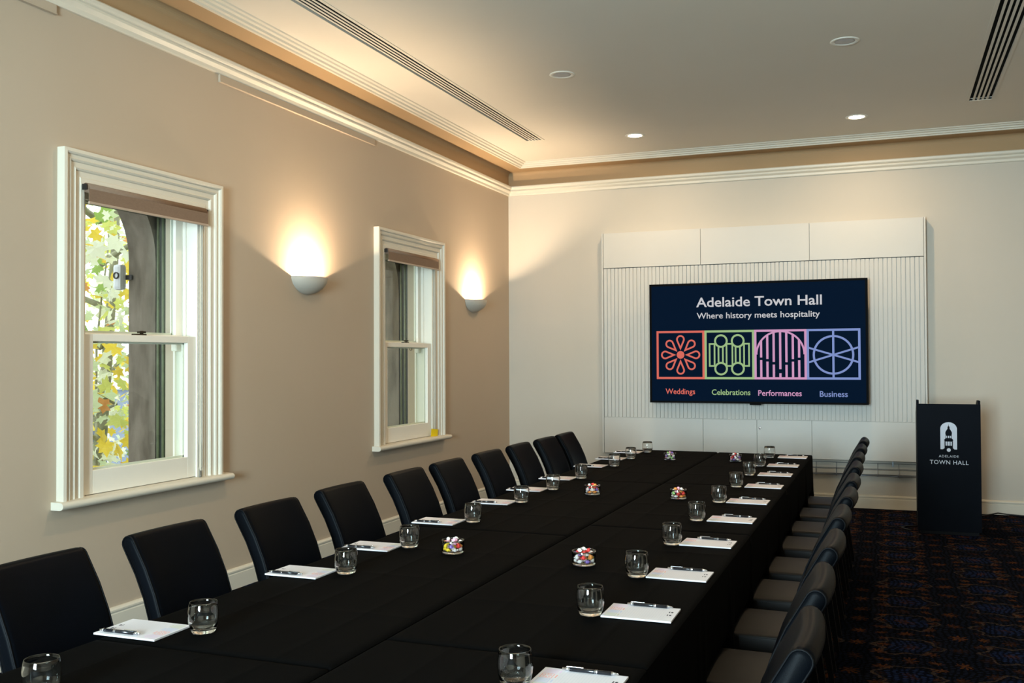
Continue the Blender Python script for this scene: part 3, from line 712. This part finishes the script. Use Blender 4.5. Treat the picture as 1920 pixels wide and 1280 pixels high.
# ------------------------------------------------------------------ tables and cloths
TZ = 0.755
TX = (2.030, 2.765, 3.490)
ROWS_L = [-2.48, -4.57, -6.40, -8.29, -9.95]
ROWS_R = [-2.50, -4.54, -6.12, -8.02, -9.95]
LCH = [-8.150, -7.575, -6.965, -6.380, -5.733, -5.200, -4.607, -4.025, -3.490, -3.015]
RCH = [-8.115, -7.580, -6.985, -6.385, -5.810, -5.250, -4.620, -4.060, -3.470, -2.870]
def sstep(t): t = max(0, min(1, t)); return t*t*(3-2*t)
def cloth(x0, x1, y0, y1, outer, ends, label, zoff, seed):
    """one cloth over one table; outer = -1 skirt on the x0 side, +1 on the x1 side"""
    rnd = random.Random(seed)
    z = TZ
    ch = LCH if outer < 0 else RCH
    m = MB()
    nx = 14; ny = max(8, int((y1-y0)/0.05))
    creX = [x0+(x1-x0)*f for f in (0.25+rnd.uniform(-.04, .04), 0.5+rnd.uniform(-.05, .05), 0.77)]
    creY = [y0+(y1-y0)*f for f in (0.25, 0.5+rnd.uniform(-.05, .05), 0.75)]
    def top(x, y):
        h = 0
        for c in creX: h += 0.0022*math.exp(-((x-c)/0.010)**2)
        for c in creY: h += 0.0016*math.exp(-((y-c)/0.014)**2)
        e = min(x-x0, x1-x, y-y0, y1-y)
        h = h*min(1, max(0, e/0.05)) - 0.008*max(0, 1-e/0.012)**2
        return z+h-0.001
    xs = sorted(set([x0, x0+0.004, x0+0.012, x0+0.03, x1-0.03, x1-0.012, x1-0.004, x1] + [x0+(x1-x0)*i/nx for i in range(1, nx)] + [c+d for c in creX for d in (-.012, -.006, 0, .006, .012)]))
    ys = sorted(set([y0, y0+0.004, y0+0.012, y0+0.03, y1-0.03, y1-0.012, y1-0.004, y1] + [y0+(y1-y0)*i/ny for i in range(1, ny)] + [c+d for c in creY for d in (-.014, -.007, 0, .007, .014)]))
    m.rings([[(x, y, top(x, y)) for x in xs] for y in ys], closed=False)
    # inner edges dip into the gap between tables
    zi = z-0.010
    xi = x1 if outer < 0 else x0; d_ = -1 if outer < 0 else 1
    m.rings([[(xi, y, top(xi, y)), (xi+d_*0.001, y, z-0.10)] for y in ys], closed=False)
    for yy, s in ((y0, 1), (y1, -1)):
        if (s > 0 and 'near' in ends) or (s < 0 and 'far' in ends):
            rr = []
            for i, x in enumerate(xs):
                col_ = [(x, yy, top(x, yy))]
                for q in range(1, 9):
                    zz = (z-0.009)*(1-q/8)+0.006
                    col_.append((x, yy - s*(0.002+0.012*q/8*(1+math.sin(x*31+seed))*0.5), zz))
                rr.append(col_)
            m.rings(rr, closed=False)
        else:
            m.rings([[(x, yy, top(x, yy)), (x, yy+s*0.001, z-0.10)] for x in xs], closed=False)
    # outer skirt, tucked in over the chair seats
    xo = x0 if outer < 0 else x1; sg = outer
    yy2 = []
    n = int((y1-y0)/0.02)
    for i in range(n+1): yy2.append(y0+(y1-y0)*i/n)
    cols = []
    for y in yy2:
        b = 0
        for c in ch: b = max(b, 1-sstep((abs(y-c)-0.222)/0.035))
        wv = 0.006*math.sin(y*23+seed)*math.sin(y*7.3) + 0.004*math.sin(y*51)
        col_ = [(xo, y, top(xo, y))]
        prof0 = [(0.003, 0.70), (0.005, 0.64), (0.006, 0.58), (0.007, 0.52), (0.008, 0.484), (0.009, 0.474), (0.010, 0.466), (0.012, 0.42), (0.013, 0.36), (0.014, 0.28), (0.016, 0.16), (0.018, 0.006)]
        prof1 = [(0.003, 0.70), (0.004, 0.64), (0.003, 0.58), (0.002, 0.52), (-0.002, 0.490), (-0.02, 0.484), (-0.12, 0.484), (-0.262, 0.482), (-0.278, 0.45), (-0.280, 0.30), (-0.280, 0.16), (-0.280, 0.006)]
        for (d0, z0), (d1, z1) in zip(prof0, prof1):
            fall = max(0, min(1, (0.755-z0)/0.3))
            dd = (d0+wv*fall*(1-b))*(1-b)+d1*b; col_.append((xo+sg*dd, y, z0*(1-b)+z1*b))
        cols.append(col_)
    m.rings(cols, closed=False)
    o = m.build('tablecloth', 'cloth'); tag(o, label, 'tablecloth', 'black cloths over the joined tables'); return o
def table(x0, x1, y0, y1, label, outer):
    t = thing('trestle_table', ((x0+x1)/2, (y0+y1)/2, 0), label, 'table', 'tables under the black cloths')
    hx, hy = (x1-x0)/2-0.008, (y1-y0)/2-0.008
    MB().box(-hx, hx, -hy, hy, 0.70, 0.740, 0.004).build('tabletop', 'tablewood', t)
    lx = (-hx+0.06, hx-0.30) if outer > 0 else (-hx+0.30, hx-0.06)
    for a in lx:
        for b in (-hy+0.18, hy-0.18): MB().tube([(a, b, 0.70), (a, b, 0.0)], 0.014, 10).build('leg', 'blackmetal', t)
side = {-1: 'window side', 1: 'aisle side'}
for s, rows, xa, xb in ((-1, ROWS_L, TX[0], TX[1]-0.004), (1, ROWS_R, TX[1]+0.004, TX[2])):
    for k_ in range(4):
        nm = ['farthest', 'second farthest', 'second nearest', 'nearest'][k_]
        ends = ('far',) if k_ == 0 else (('near',) if k_ == 3 else ())
        cloth(xa, xb, rows[k_+1]+0.003, rows[k_]-0.003, s, ends, 'black cloth over the %s table on the %s' % (nm, side[s]), 0, k_*3+s+5)
        table(xa, xb, rows[k_+1], rows[k_], 'folding table hidden under the %s black cloth on the %s' % (nm, side[s]), s)

# ------------------------------------------------------------------ chairs
def make_chair(loc, rz, label):
    t = thing('dining_chair', loc, label, 'chair', 'black leather chairs along the table', rz)
    wd = 0.188
    # backrest: profile in x-z, swept across the width with a shallow plan curve; sitter faces +x
    cl_ = [(-0.030, 0.385, 0.030), (-0.031, 0.46, 0.031), (-0.036, 0.54, 0.031), (-0.054, 0.63, 0.030), (-0.084, 0.72, 0.029), (-0.121, 0.80, 0.029), (-0.158, 0.862, 0.029), (-0.174, 0.889, 0.029)]
    def loop(off):
        fr = []; bk = []
        for i, (x, z, h) in enumerate(cl_):
            p, q = cl_[max(0, i-1)], cl_[min(len(cl_)-1, i+1)]
            d = Vector((q[0]-p[0], q[1]-p[1])).normalized(); nrm = Vector((d.y, -d.x))
            hh = h-off
            fr.append((x+nrm.x*hh, z+nrm.y*hh+(off if i == 0 else 0))); bk.append((x-nrm.x*hh, z-nrm.y*hh+(off if i == 0 else 0)))
        x, z, h = cl_[-1]; p = cl_[-2]; d = Vector((x-p[0], z-p[1])).normalized(); nrm = Vector((d.y, -d.x)); hh = h-off
        arc = [(x+nrm.x*hh*math.cos(a)+d.x*hh*math.sin(a), z+nrm.y*hh*math.cos(a)+d.y*hh*math.sin(a)) for a in [PI*k/8 for k in range(1, 8)]]
        return fr+arc+bk[::-1]
    def curve(y): return -0.012*(1-(y/wd)**2)
    st = [(-wd, 0.016), (-wd+0.003, 0.007), (-wd+0.009, 0.0015), (-wd+0.02, 0)] + [(-wd+0.02+(2*wd-0.04)*i/10, 0) for i in range(1, 10)] + [(wd-0.02, 0), (wd-0.009, 0.0015), (wd-0.003, 0.007), (wd, 0.016)]
    m = MB(); m.rings([[(x+curve(y)+0.013, y, z) for x, z in loop(o)] for y, o in st], caps=True)
    m.build('backrest', 'leather', t)
    for s in (-1, 1):
        y = s*(wd-0.004); MB().tube([(x+curve(y)+0.013, y, z) for x, z in loop(0.004)], 0.0028, 6).build('piping', 'piping', t)
    # seat
    bm = bmesh.new(); bmesh.ops.create_cube(bm, size=1); bmesh.ops.scale(bm, vec=(0.425, 0.40, 0.085), verts=bm.verts)
    bmesh.ops.bevel(bm, geom=list(bm.edges), offset=0.014, segments=3, affect='EDGES', profile=0.55)
    bmesh.ops.subdivide_edges(bm, edges=[e for e in bm.edges if e.calc_length() > 0.2], cuts=5, use_grid_fill=True)
    for v in bm.verts:
        x, y, z = v.co
        if z > 0: v.co.z += 0.010*(1-(x/0.2125)**2)*(1-(y/0.20)**2)
    bmesh.ops.translate(bm, vec=(0.012+0.2125, 0, 0.4175), verts=bm.verts)
    bm.verts.index_update()
    s = MB().add([v.co[:] for v in bm.verts], [[v.index for v in f.verts] for f in bm.faces], True); bm.free()
    s.build('seat', 'leatherseat', t)
    sp = MB().tube([(0.02, -0.197, 0.449), (0.425, -0.197, 0.449), (0.434, -0.190, 0.449), (0.434, 0.190, 0.449), (0.425, 0.197, 0.449), (0.02, 0.197, 0.449)], 0.0028, 6)
    sp.build('seat_piping', 'piping', t)
    def leg(xa, ya, za, xb, yb, r0, r1):
        m = MB(); rg = []
        for (x, y, z, r) in ((xa, ya, za, r0), (xb, yb, 0.0, r1)):
            rg.append([(x-r, y-r, z), (x+r, y-r, z), (x+r, y+r, z), (x-r, y+r, z)])
        m.rings(rg, smooth=False, caps=True); m.build('leg', 'legwood', t)
    for sy in (-1, 1):
        leg(0.405, sy*0.168, 0.375, 0.410, sy*0.170, 0.017, 0.012)
        leg(-0.018, sy*0.168, 0.384, -0.075, sy*0.172, 0.016, 0.011)
    return t
CX_L, CX_R = 1.806, 3.712
ch0 = None
for k_, y in enumerate(LCH):
    lb = 'black leather chair on the window side, %s' % (ORD[k_]+' to the camera' if k_ == 0 else (ORD[k_]+' from the camera' if k_ < 9 else 'farthest of its row'))
    rz = random.uniform(-0.02, 0.02)
    if ch0 is None: ch0 = make_chair((CX_L, y, 0), rz, lb)
    else: dup(ch0, (CX_L+random.uniform(-.008, .008), y, 0), rz, lb)
for k_, y in enumerate(RCH):
    lb = 'black leather chair on the aisle side, %s' % (ORD[k_]+' to the camera' if k_ == 0 else (ORD[k_]+' from the camera' if k_ < 9 else 'farthest of its row'))
    dup(ch0, (CX_R+random.uniform(-.006, .006), y, 0), PI+random.uniform(-0.015, 0.015), lb)

# ------------------------------------------------------------------ tumblers
GL = [(2.267, -8.699), (2.273, -8.153), (2.259, -7.370), (2.251, -6.868), (2.253, -6.235), (2.248, -5.585), (2.244, -5.061), (2.244, -4.510), (2.258, -3.773), (2.242, -3.246), (2.245, -2.723)]
GR = [(3.239, -8.262), (3.224, -7.607), (3.231, -7.069), (3.225, -6.458), (3.212, -5.846), (3.217, -5.243), (3.212, -4.601), (3.209, -4.001), (3.209, -3.448), (3.206, -2.839)]
ZS = TZ+0.0016
def tumbler_mesh():
    out = [(0.0, 0.001), (0.022, 0.0), (0.0285, 0.001), (0.0315, 0.006), (0.0355, 0.018), (0.0385, 0.034), (0.0395, 0.048), (0.0390, 0.064), (0.0372, 0.080), (0.0355, 0.090)]
    rim = [(0.0348, 0.0914), (0.0339, 0.0908)]
    inn = [(0.0352, 0.080), (0.0370, 0.064), (0.0375, 0.048), (0.0366, 0.034), (0.0338, 0.020), (0.027, 0.0135), (0.014, 0.0120), (0.0, 0.0125)]
    m = MB().lathe(out+rim+inn, 48)
    for i, (x, y, z) in enumerate(m.v):                      # eight soft flats round the heavy foot
        if z < 0.024:
            a = math.atan2(y, x); k = 1-0.035*(0.5-0.5*math.cos(8*a))*(1-z/0.024); m.v[i] = (x*k, y*k, z)
    m.v = [(x*1.055, y*1.055, z*0.93) for x, y, z in m.v]
    return m.mesh('drinking_glass', 'glass')
gm = tumbler_mesh()
for lst, sd in ((GL, 'window side'), (GR, 'aisle side')):
    for k_, (x, y) in enumerate(lst):
        o = bpy.data.objects.new('drinking_glass', gm); COL.objects.link(o); o.location = (x, y, ZS); o.rotation_euler = (0, 0, random.uniform(0, 6))
        n = len(lst)
        tag(o, 'clear round tumbler on the %s of the table, %s' % (sd, 'nearest the camera' if k_ == 0 else ('farthest from the camera' if k_ == n-1 else ORD[k_]+' from the camera')), 'glass', 'tumblers set along the table')

# ------------------------------------------------------------------ notepads and pens
def make_pad(loc, rz, label):
    # local: person sits at -x, +x is the head of the sheet towards the table centre
    t = thing('notepad', loc, label, 'notepad', 'notepads set along the table', rz)
    L, Wd, H = 0.206, 0.152, 0.005
    MB().box(-L/2, L/2, -Wd/2, Wd/2, 0, H, 0.0006).build('paper_block', 'paper', t)
    z = H+0.0003
    def flat(m, x0, x1, y0, y1): m.add([(x0, y0, z), (x1, y0, z), (x1, y1, z), (x0, y1, z)], [(0, 1, 2, 3)])
    r = MB()
    for i in range(17):
        x = -0.072+0.0075*i; flat(r, x-0.0004, x+0.0004, -0.066, 0.066)
    r.build('ruled_lines', 'inkgrey', t, fix=False)
    for i, c in enumerate(('inkpink', 'inkcoral', 'inkblue', 'inkgreen')):
        yc = -0.051+0.034*i; m = MB(); xc = 0.079; h = 0.0155; w = 0.0016
        flat(m, xc-h, xc+h, yc-h, yc-h+w); flat(m, xc-h, xc+h, yc+h-w, yc+h); flat(m, xc-h, xc-h+w, yc-h+w, yc+h-w); flat(m, xc+h-w, xc+h, yc-h+w, yc+h-w)
        for q in range(8 if i == 1 else 5):
            if i == 1:
                a = q*PI/4; dx, dy = math.cos(a), math.sin(a)
                m.add([(xc+dx*.003-dy*.001, yc+dy*.003+dx*.001, z), (xc+dx*.012-dy*.002, yc+dy*.012+dx*.002, z), (xc+dx*.012+dy*.002, yc+dy*.012-dx*.002, z)], [(0, 1, 2)])
            else: flat(m, xc-h+0.004, xc+h-0.004, yc-0.010+q*0.0045, yc-0.0085+q*0.0045)
        flat(m, xc-0.024, xc-0.021, yc-0.010, yc+0.010)
        m.build('printed_icon', c, t, fix=False)
    d = MB()
    for (xa, ya, lx, ly) in ((-0.088, -0.022, 0.006, 0.012), (-0.080, -0.022, 0.003, 0.016), (-0.088, 0.010, 0.006, 0.010), (-0.080, 0.010, 0.003, 0.014)): flat(d, xa-lx/2, xa+lx/2, ya-ly/2, ya+ly/2)
    d.build('printed_logo', 'inkdark', t, fix=False)
    return t
def make_pen(loc, rz, label):
    t = thing('pen', loc, label, 'pen', 'ballpoint pens on the notepads', rz)
    r = 0.0048; z = r
    def along(pr, n=14): # profile (x, radius)
        m = MB(); m.rings([[(x, rr*math.cos(2*PI*i/n), z+rr*math.sin(2*PI*i/n)) for i in range(n)] for x, rr in pr], caps=True); return m
    along([(-0.052, r), (0.050, r)]).build('barrel', 'penblack', t)      # tip towards -x
    along([(-0.070, 0.0006), (-0.068, 0.0014), (-0.060, 0.0032), (-0.052, r+0.0002)]).build('tip', 'chrome', t)
    rg = along([(-0.014, r), (-0.014, r+0.0005), (-0.012, r+0.0005), (-0.012, r)])
    rg2 = along([(-0.018, r), (-0.018, r+0.0005), (-0.016, r+0.0005), (-0.016, r)]); rg.add(rg2.v, rg2.f)
    rg.build('ring', 'chrome', t)
    along([(0.050, r+0.0002), (0.060, r+0.0002), (0.061, 0.0030), (0.068, 0.0030), (0.069, 0.002)]).build('push_button', 'chrome', t)
    MB().box(0.016, 0.058, -0.0016, 0.0016, z+r, z+r+0.0022, 0.0006).build('clip', 'chrome', t)
    return t
pad0 = pen0 = None
for lst, s, px, dy in ((GL[1:], -1, 2.106, -0.045), (GR, 1, 3.364, 0.062)):
    for k_, (gx, gy) in enumerate(lst):
        n = len(lst); pos = 'nearest the camera' if k_ == 0 else ('farthest from the camera' if k_ == n-1 else ORD[k_]+' from the camera')
        rz = (0 if s < 0 else PI)+random.uniform(-0.02, 0.02)
        loc = (px+random.uniform(-.006, .006), gy+dy, ZS)
        lb = 'white notepad on the %s of the table, %s' % (side[s], pos)
        if pad0 is None: pad0 = make_pad(loc, rz, lb)
        else: dup(pad0, loc, rz, lb)
        lb = 'black and chrome pen on the %s of the table, %s' % (side[s], pos)
        c, sn = math.cos(rz), math.sin(rz)
        lx, ly = (-0.030, -0.058) if s < 0 else (-0.012, -0.066)
        pl = (loc[0]+lx*c-ly*sn, loc[1]+lx*sn+ly*c, ZS+0.0052)
        prz = rz+random.uniform(-0.04, 0.04)
        if pen0 is None: pen0 = make_pen(pl, prz, lb)
        else: dup(pen0, pl, prz, lb)

# ------------------------------------------------------------------ candy bowls
def bowl_mesh():
    out = [(0.0, 0.001), (0.036, 0.0), (0.041, 0.002), (0.0435, 0.008), (0.044, 0.030), (0.044, 0.050)]
    inn = [(0.0435, 0.0516), (0.0418, 0.0510), (0.0412, 0.030), (0.0405, 0.012), (0.038, 0.0085), (0.0, 0.008)]
    return MB().lathe(out+inn, 40).mesh('candy_bowl', 'glass')
def candy_mesh():
    m = MB(); n = 8
    pr = [(-0.0128, 0.0062), (-0.0124, 0.0058), (-0.0082, 0.0016), (-0.0066, 0.0060), (-0.0036, 0.0078), (0, 0.0082), (0.0036, 0.0078), (0.0066, 0.0060), (0.0082, 0.0016), (0.0124, 0.0058), (0.0128, 0.0062)]
    rg = []
    for x, r in pr:
        fl = 0.35 if abs(x) > 0.0084 else 1.0
        rg.append([(x, r*math.cos(2*PI*i/n), r*fl*math.sin(2*PI*i/n)) for i in range(n)])
    m.rings(rg, caps=True); return m
def small(m): m.v = [(x*0.86, y*0.86, z*0.86) for x, y, z in m.v]; return m
cmesh = {c: small(candy_mesh()).mesh('wrapped_candy', 'candy_'+c) for c in CANDY}
BW = [(2.464, -6.916, 'nearest bowl on the window side', 'yellow orange white pink red white white orange white yellow purple pink'), (3.004, -6.948, 'nearest bowl on the aisle side', 'red white purple white orange pink white yellow red white'),
      (2.513, -5.175, 'middle bowl on the window side', 'orange white purple pink white orange red'), (2.992, -5.180, 'middle bowl on the aisle side', 'red white orange pink red white green'),
      (2.533, -3.229, 'farthest bowl on the window side', 'purple white pink purple white green'), (3.004, -3.187, 'farthest bowl on the aisle side', 'red white red purple white pink')]
bm_ = bowl_mesh()
for x, y, where, cols in BW:
    o = bpy.data.objects.new('candy_bowl', bm_); COL.objects.link(o); o.location = (x, y, ZS)
    tag(o, 'small glass bowl of wrapped candies, the %s' % where, 'bowl', 'glass candy bowls along the table')
    cols = cols.split(); i = 0
    for lay in range(4):
        ring = [(0, 0)] + [(0.0318*math.cos(q*PI/3.5+lay*0.45), 0.0318*math.sin(q*PI/3.5+lay*0.45)) for q in range(7)]
        if lay == 3: ring = [(0.018*math.cos(q*2.1+x*9), 0.018*math.sin(q*2.1+x*9)) for q in range(3)]
        for cx_, cy_ in ring:
            c = random.choice(cols); i += 1
            o = bpy.data.objects.new('wrapped_candy', cmesh[c]); COL.objects.link(o)
            o.location = (x+cx_, y+cy_, ZS+0.0160+lay*0.0128); o.rotation_euler = (random.uniform(0, 3), random.uniform(-0.25, 0.25), math.atan2(cy_, cx_)+PI/2 if (cx_ or cy_) else random.uniform(0, 6))
            tag(o, '%s wrapped candy %s in the %s' % (c, ['lowest', 'low', 'high', 'topmost'][lay], where), 'candy', 'wrapped candies in the glass bowls')

# ------------------------------------------------------------------ outside the windows
struct(MB().box(-40, -0.62, -30, 40, -4.7, -4.5).build('ground_outside', 'street'))
t = thing('office_building', (-16, 10, -4.5), 'grey building across the street behind the plane tree', 'building')
MB().box(-4, 0, -14, 14, 0, 5.2).build('facade', 'farhouse', t)
for i in range(9):
    for j in range(2):
        f = MB().box(0.0, 0.06, -12.4+2.8*i, -10.6+2.8*i, 0.9+2.2*j, 2.3+2.2*j).build('window', 'whitebox', t)
        MB().box(0.06, 0.08, -12.3+2.8*i, -10.7+2.8*i, 1.0+2.2*j, 2.2+2.2*j).build('pane', 'farglass', f)
MB().box(-4.1, 0.12, -14.1, 14.1, 5.2, 5.45).build('parapet', 'whitebox', t)
def leaf_mesh(m):
    out = []
    for i, (a, r) in enumerate([(-90, .10), (-60, .42), (-35, .30), (-10, .50), (15, .32), (40, .52), (62, .36), (90, .62), (118, .36), (140, .52), (165, .32), (190, .50), (215, .30), (240, .42)]):
        q = math.radians(a); out.append((r*math.cos(q), r*math.sin(q), -0.16*r*r+0.05*math.sin(3*q)))
    vs = [(0, 0, 0.03)]+out; n = len(out)
    return MB().add(vs, [(0, 1+i, 1+(i+1) % n) for i in range(n)]).mesh('leaf', m, fix=False)
lms = [leaf_mesh(m) for m in LEAVES]
tr = thing('plane_tree', (-3.4, -2.83, -4.5), 'autumn plane tree with yellow and green leaves outside the nearer window', 'tree')
MB().tube([(0, 0, 0), (0.05, 0.1, 2.5), (-0.02, 0.05, 4.2), (0.08, 0.12, 5.6), (0.05, 0.3, 7.2), (0.1, 0.3, 9.0)], [0.15, 0.12, 0.08, 0.055, 0.04, 0.02], 10).build('trunk', 'bark', tr)
rb = random.Random(3)
for k_ in range(12):
    z0 = 3.2+k_*0.42; a = rb.uniform(0, 2*PI); L = rb.uniform(0.9, 1.9)
    p = [(0.05+L*q/5*math.cos(a)+rb.uniform(-.05, .05)*q, 0.1+L*q/5*math.sin(a)+rb.uniform(-.05, .05)*q, z0+L*0.5*q/5) for q in range(6)]
    MB().tube(p, [0.03*(1-q/6)+0.005 for q in range(6)], 6).build('branch', 'bark', tr)
for yy, xx in ((-0.15, 0.30), (0.02, -0.1), (-0.30, 0.15), (0.25, -0.6), (-0.1, -0.9)):
    p = [(xx+0.05*math.sin(q*1.1+yy*9), yy+0.08*math.sin(q*0.8+xx*7), 3.9+0.45*q) for q in range(10)]
    MB().tube(p, [0.018*(1-q/12) for q in range(10)], 6).build('twig', 'bark', tr)
# leaves: those seen largest as parts, the rest of the crown as one stuff part
def crown_point():
    while True:
        x, y, z = rb.uniform(-3.0, 1.9), rb.uniform(-2.6, 3.2), rb.uniform(3.2, 9.0)
        if (x/2.9)**2+((y-0.2)/3.0)**2+((z-6.0)/3.1)**2 < 1: return x, y, z
wts = [6, 4, 5, 1, 1, 7]
bag = [i for i, w in enumerate(wts) for _ in range(w)]
cp = Vector((4.05, -10.37, 1.51))
cand = []
for _ in range(6200):
    p = crown_point(); wp = Vector(p)+Vector((-3.4, -2.83, -4.5)); v = wp-cp
    s = v.y/(-v.x); inview = 0.99 < s < 1.11 and -0.16 < v.z/(-v.x) < 0.22
    cand.append((0 if inview else 1, v.length, p))
cand.sort()
stuff = {i: MB() for i in range(len(LEAVES))}
for n_, (iv, d, p) in enumerate(cand):
    i = rb.choice(bag); sz = rb.uniform(0.10, 0.20)
    rot = (rb.gauss(0, 0.7), rb.gauss(0, 0.7), rb.uniform(0, 6.3))
    if n_ < 290:
        o = bpy.data.objects.new('leaf', lms[i]); COL.objects.link(o); o.parent = tr; o.location = p; o.rotation_euler = rot; o.scale = (sz, sz, sz)
    else:
        mm = Matrix.LocRotScale(Vector(p), Quaternion((1, 0, 0, 0)) @ Matrix.Identity(3).to_quaternion(), Vector((1, 1, 1)))
        from mathutils import Euler
        R = Euler(rot).to_matrix()
        me = lms[i]
        stuff[i].add([Vector(p)+R @ (v.co*sz) for v in me.vertices], [tuple(f.vertices) for f in me.polygons])
for i, m in stuff.items():
    o = m.build('foliage', LEAVES[i], tr, fix=False); o['kind'] = 'stuff'
# floodlight on the outer stone
t = thing('wall_floodlight', (-0.66, -5.28, 1.98), 'white round-cornered lamp on the stone outside the nearer window', 'lamp')
t.location = (-0.665, -5.335, 1.97)
MB().box(-0.034, 0.034, -0.03, 0.03, 0, 0.17, 0.022).build('housing', 'whitebox', t)
q = MB().lathe([(0.015, 0.0), (0.015, 0.006), (0.023, 0.006), (0.023, 0.0)], 24).build('lens_ring', 'blackmetal', t); q.rotation_euler = (PI/2, 0, 0); q.location = (0.0, -0.030, 0.095)
MB().box(-0.01, 0.08, 0.020, 0.040, 0.07, 0.10).build('bracket', 'blackmetal', t)
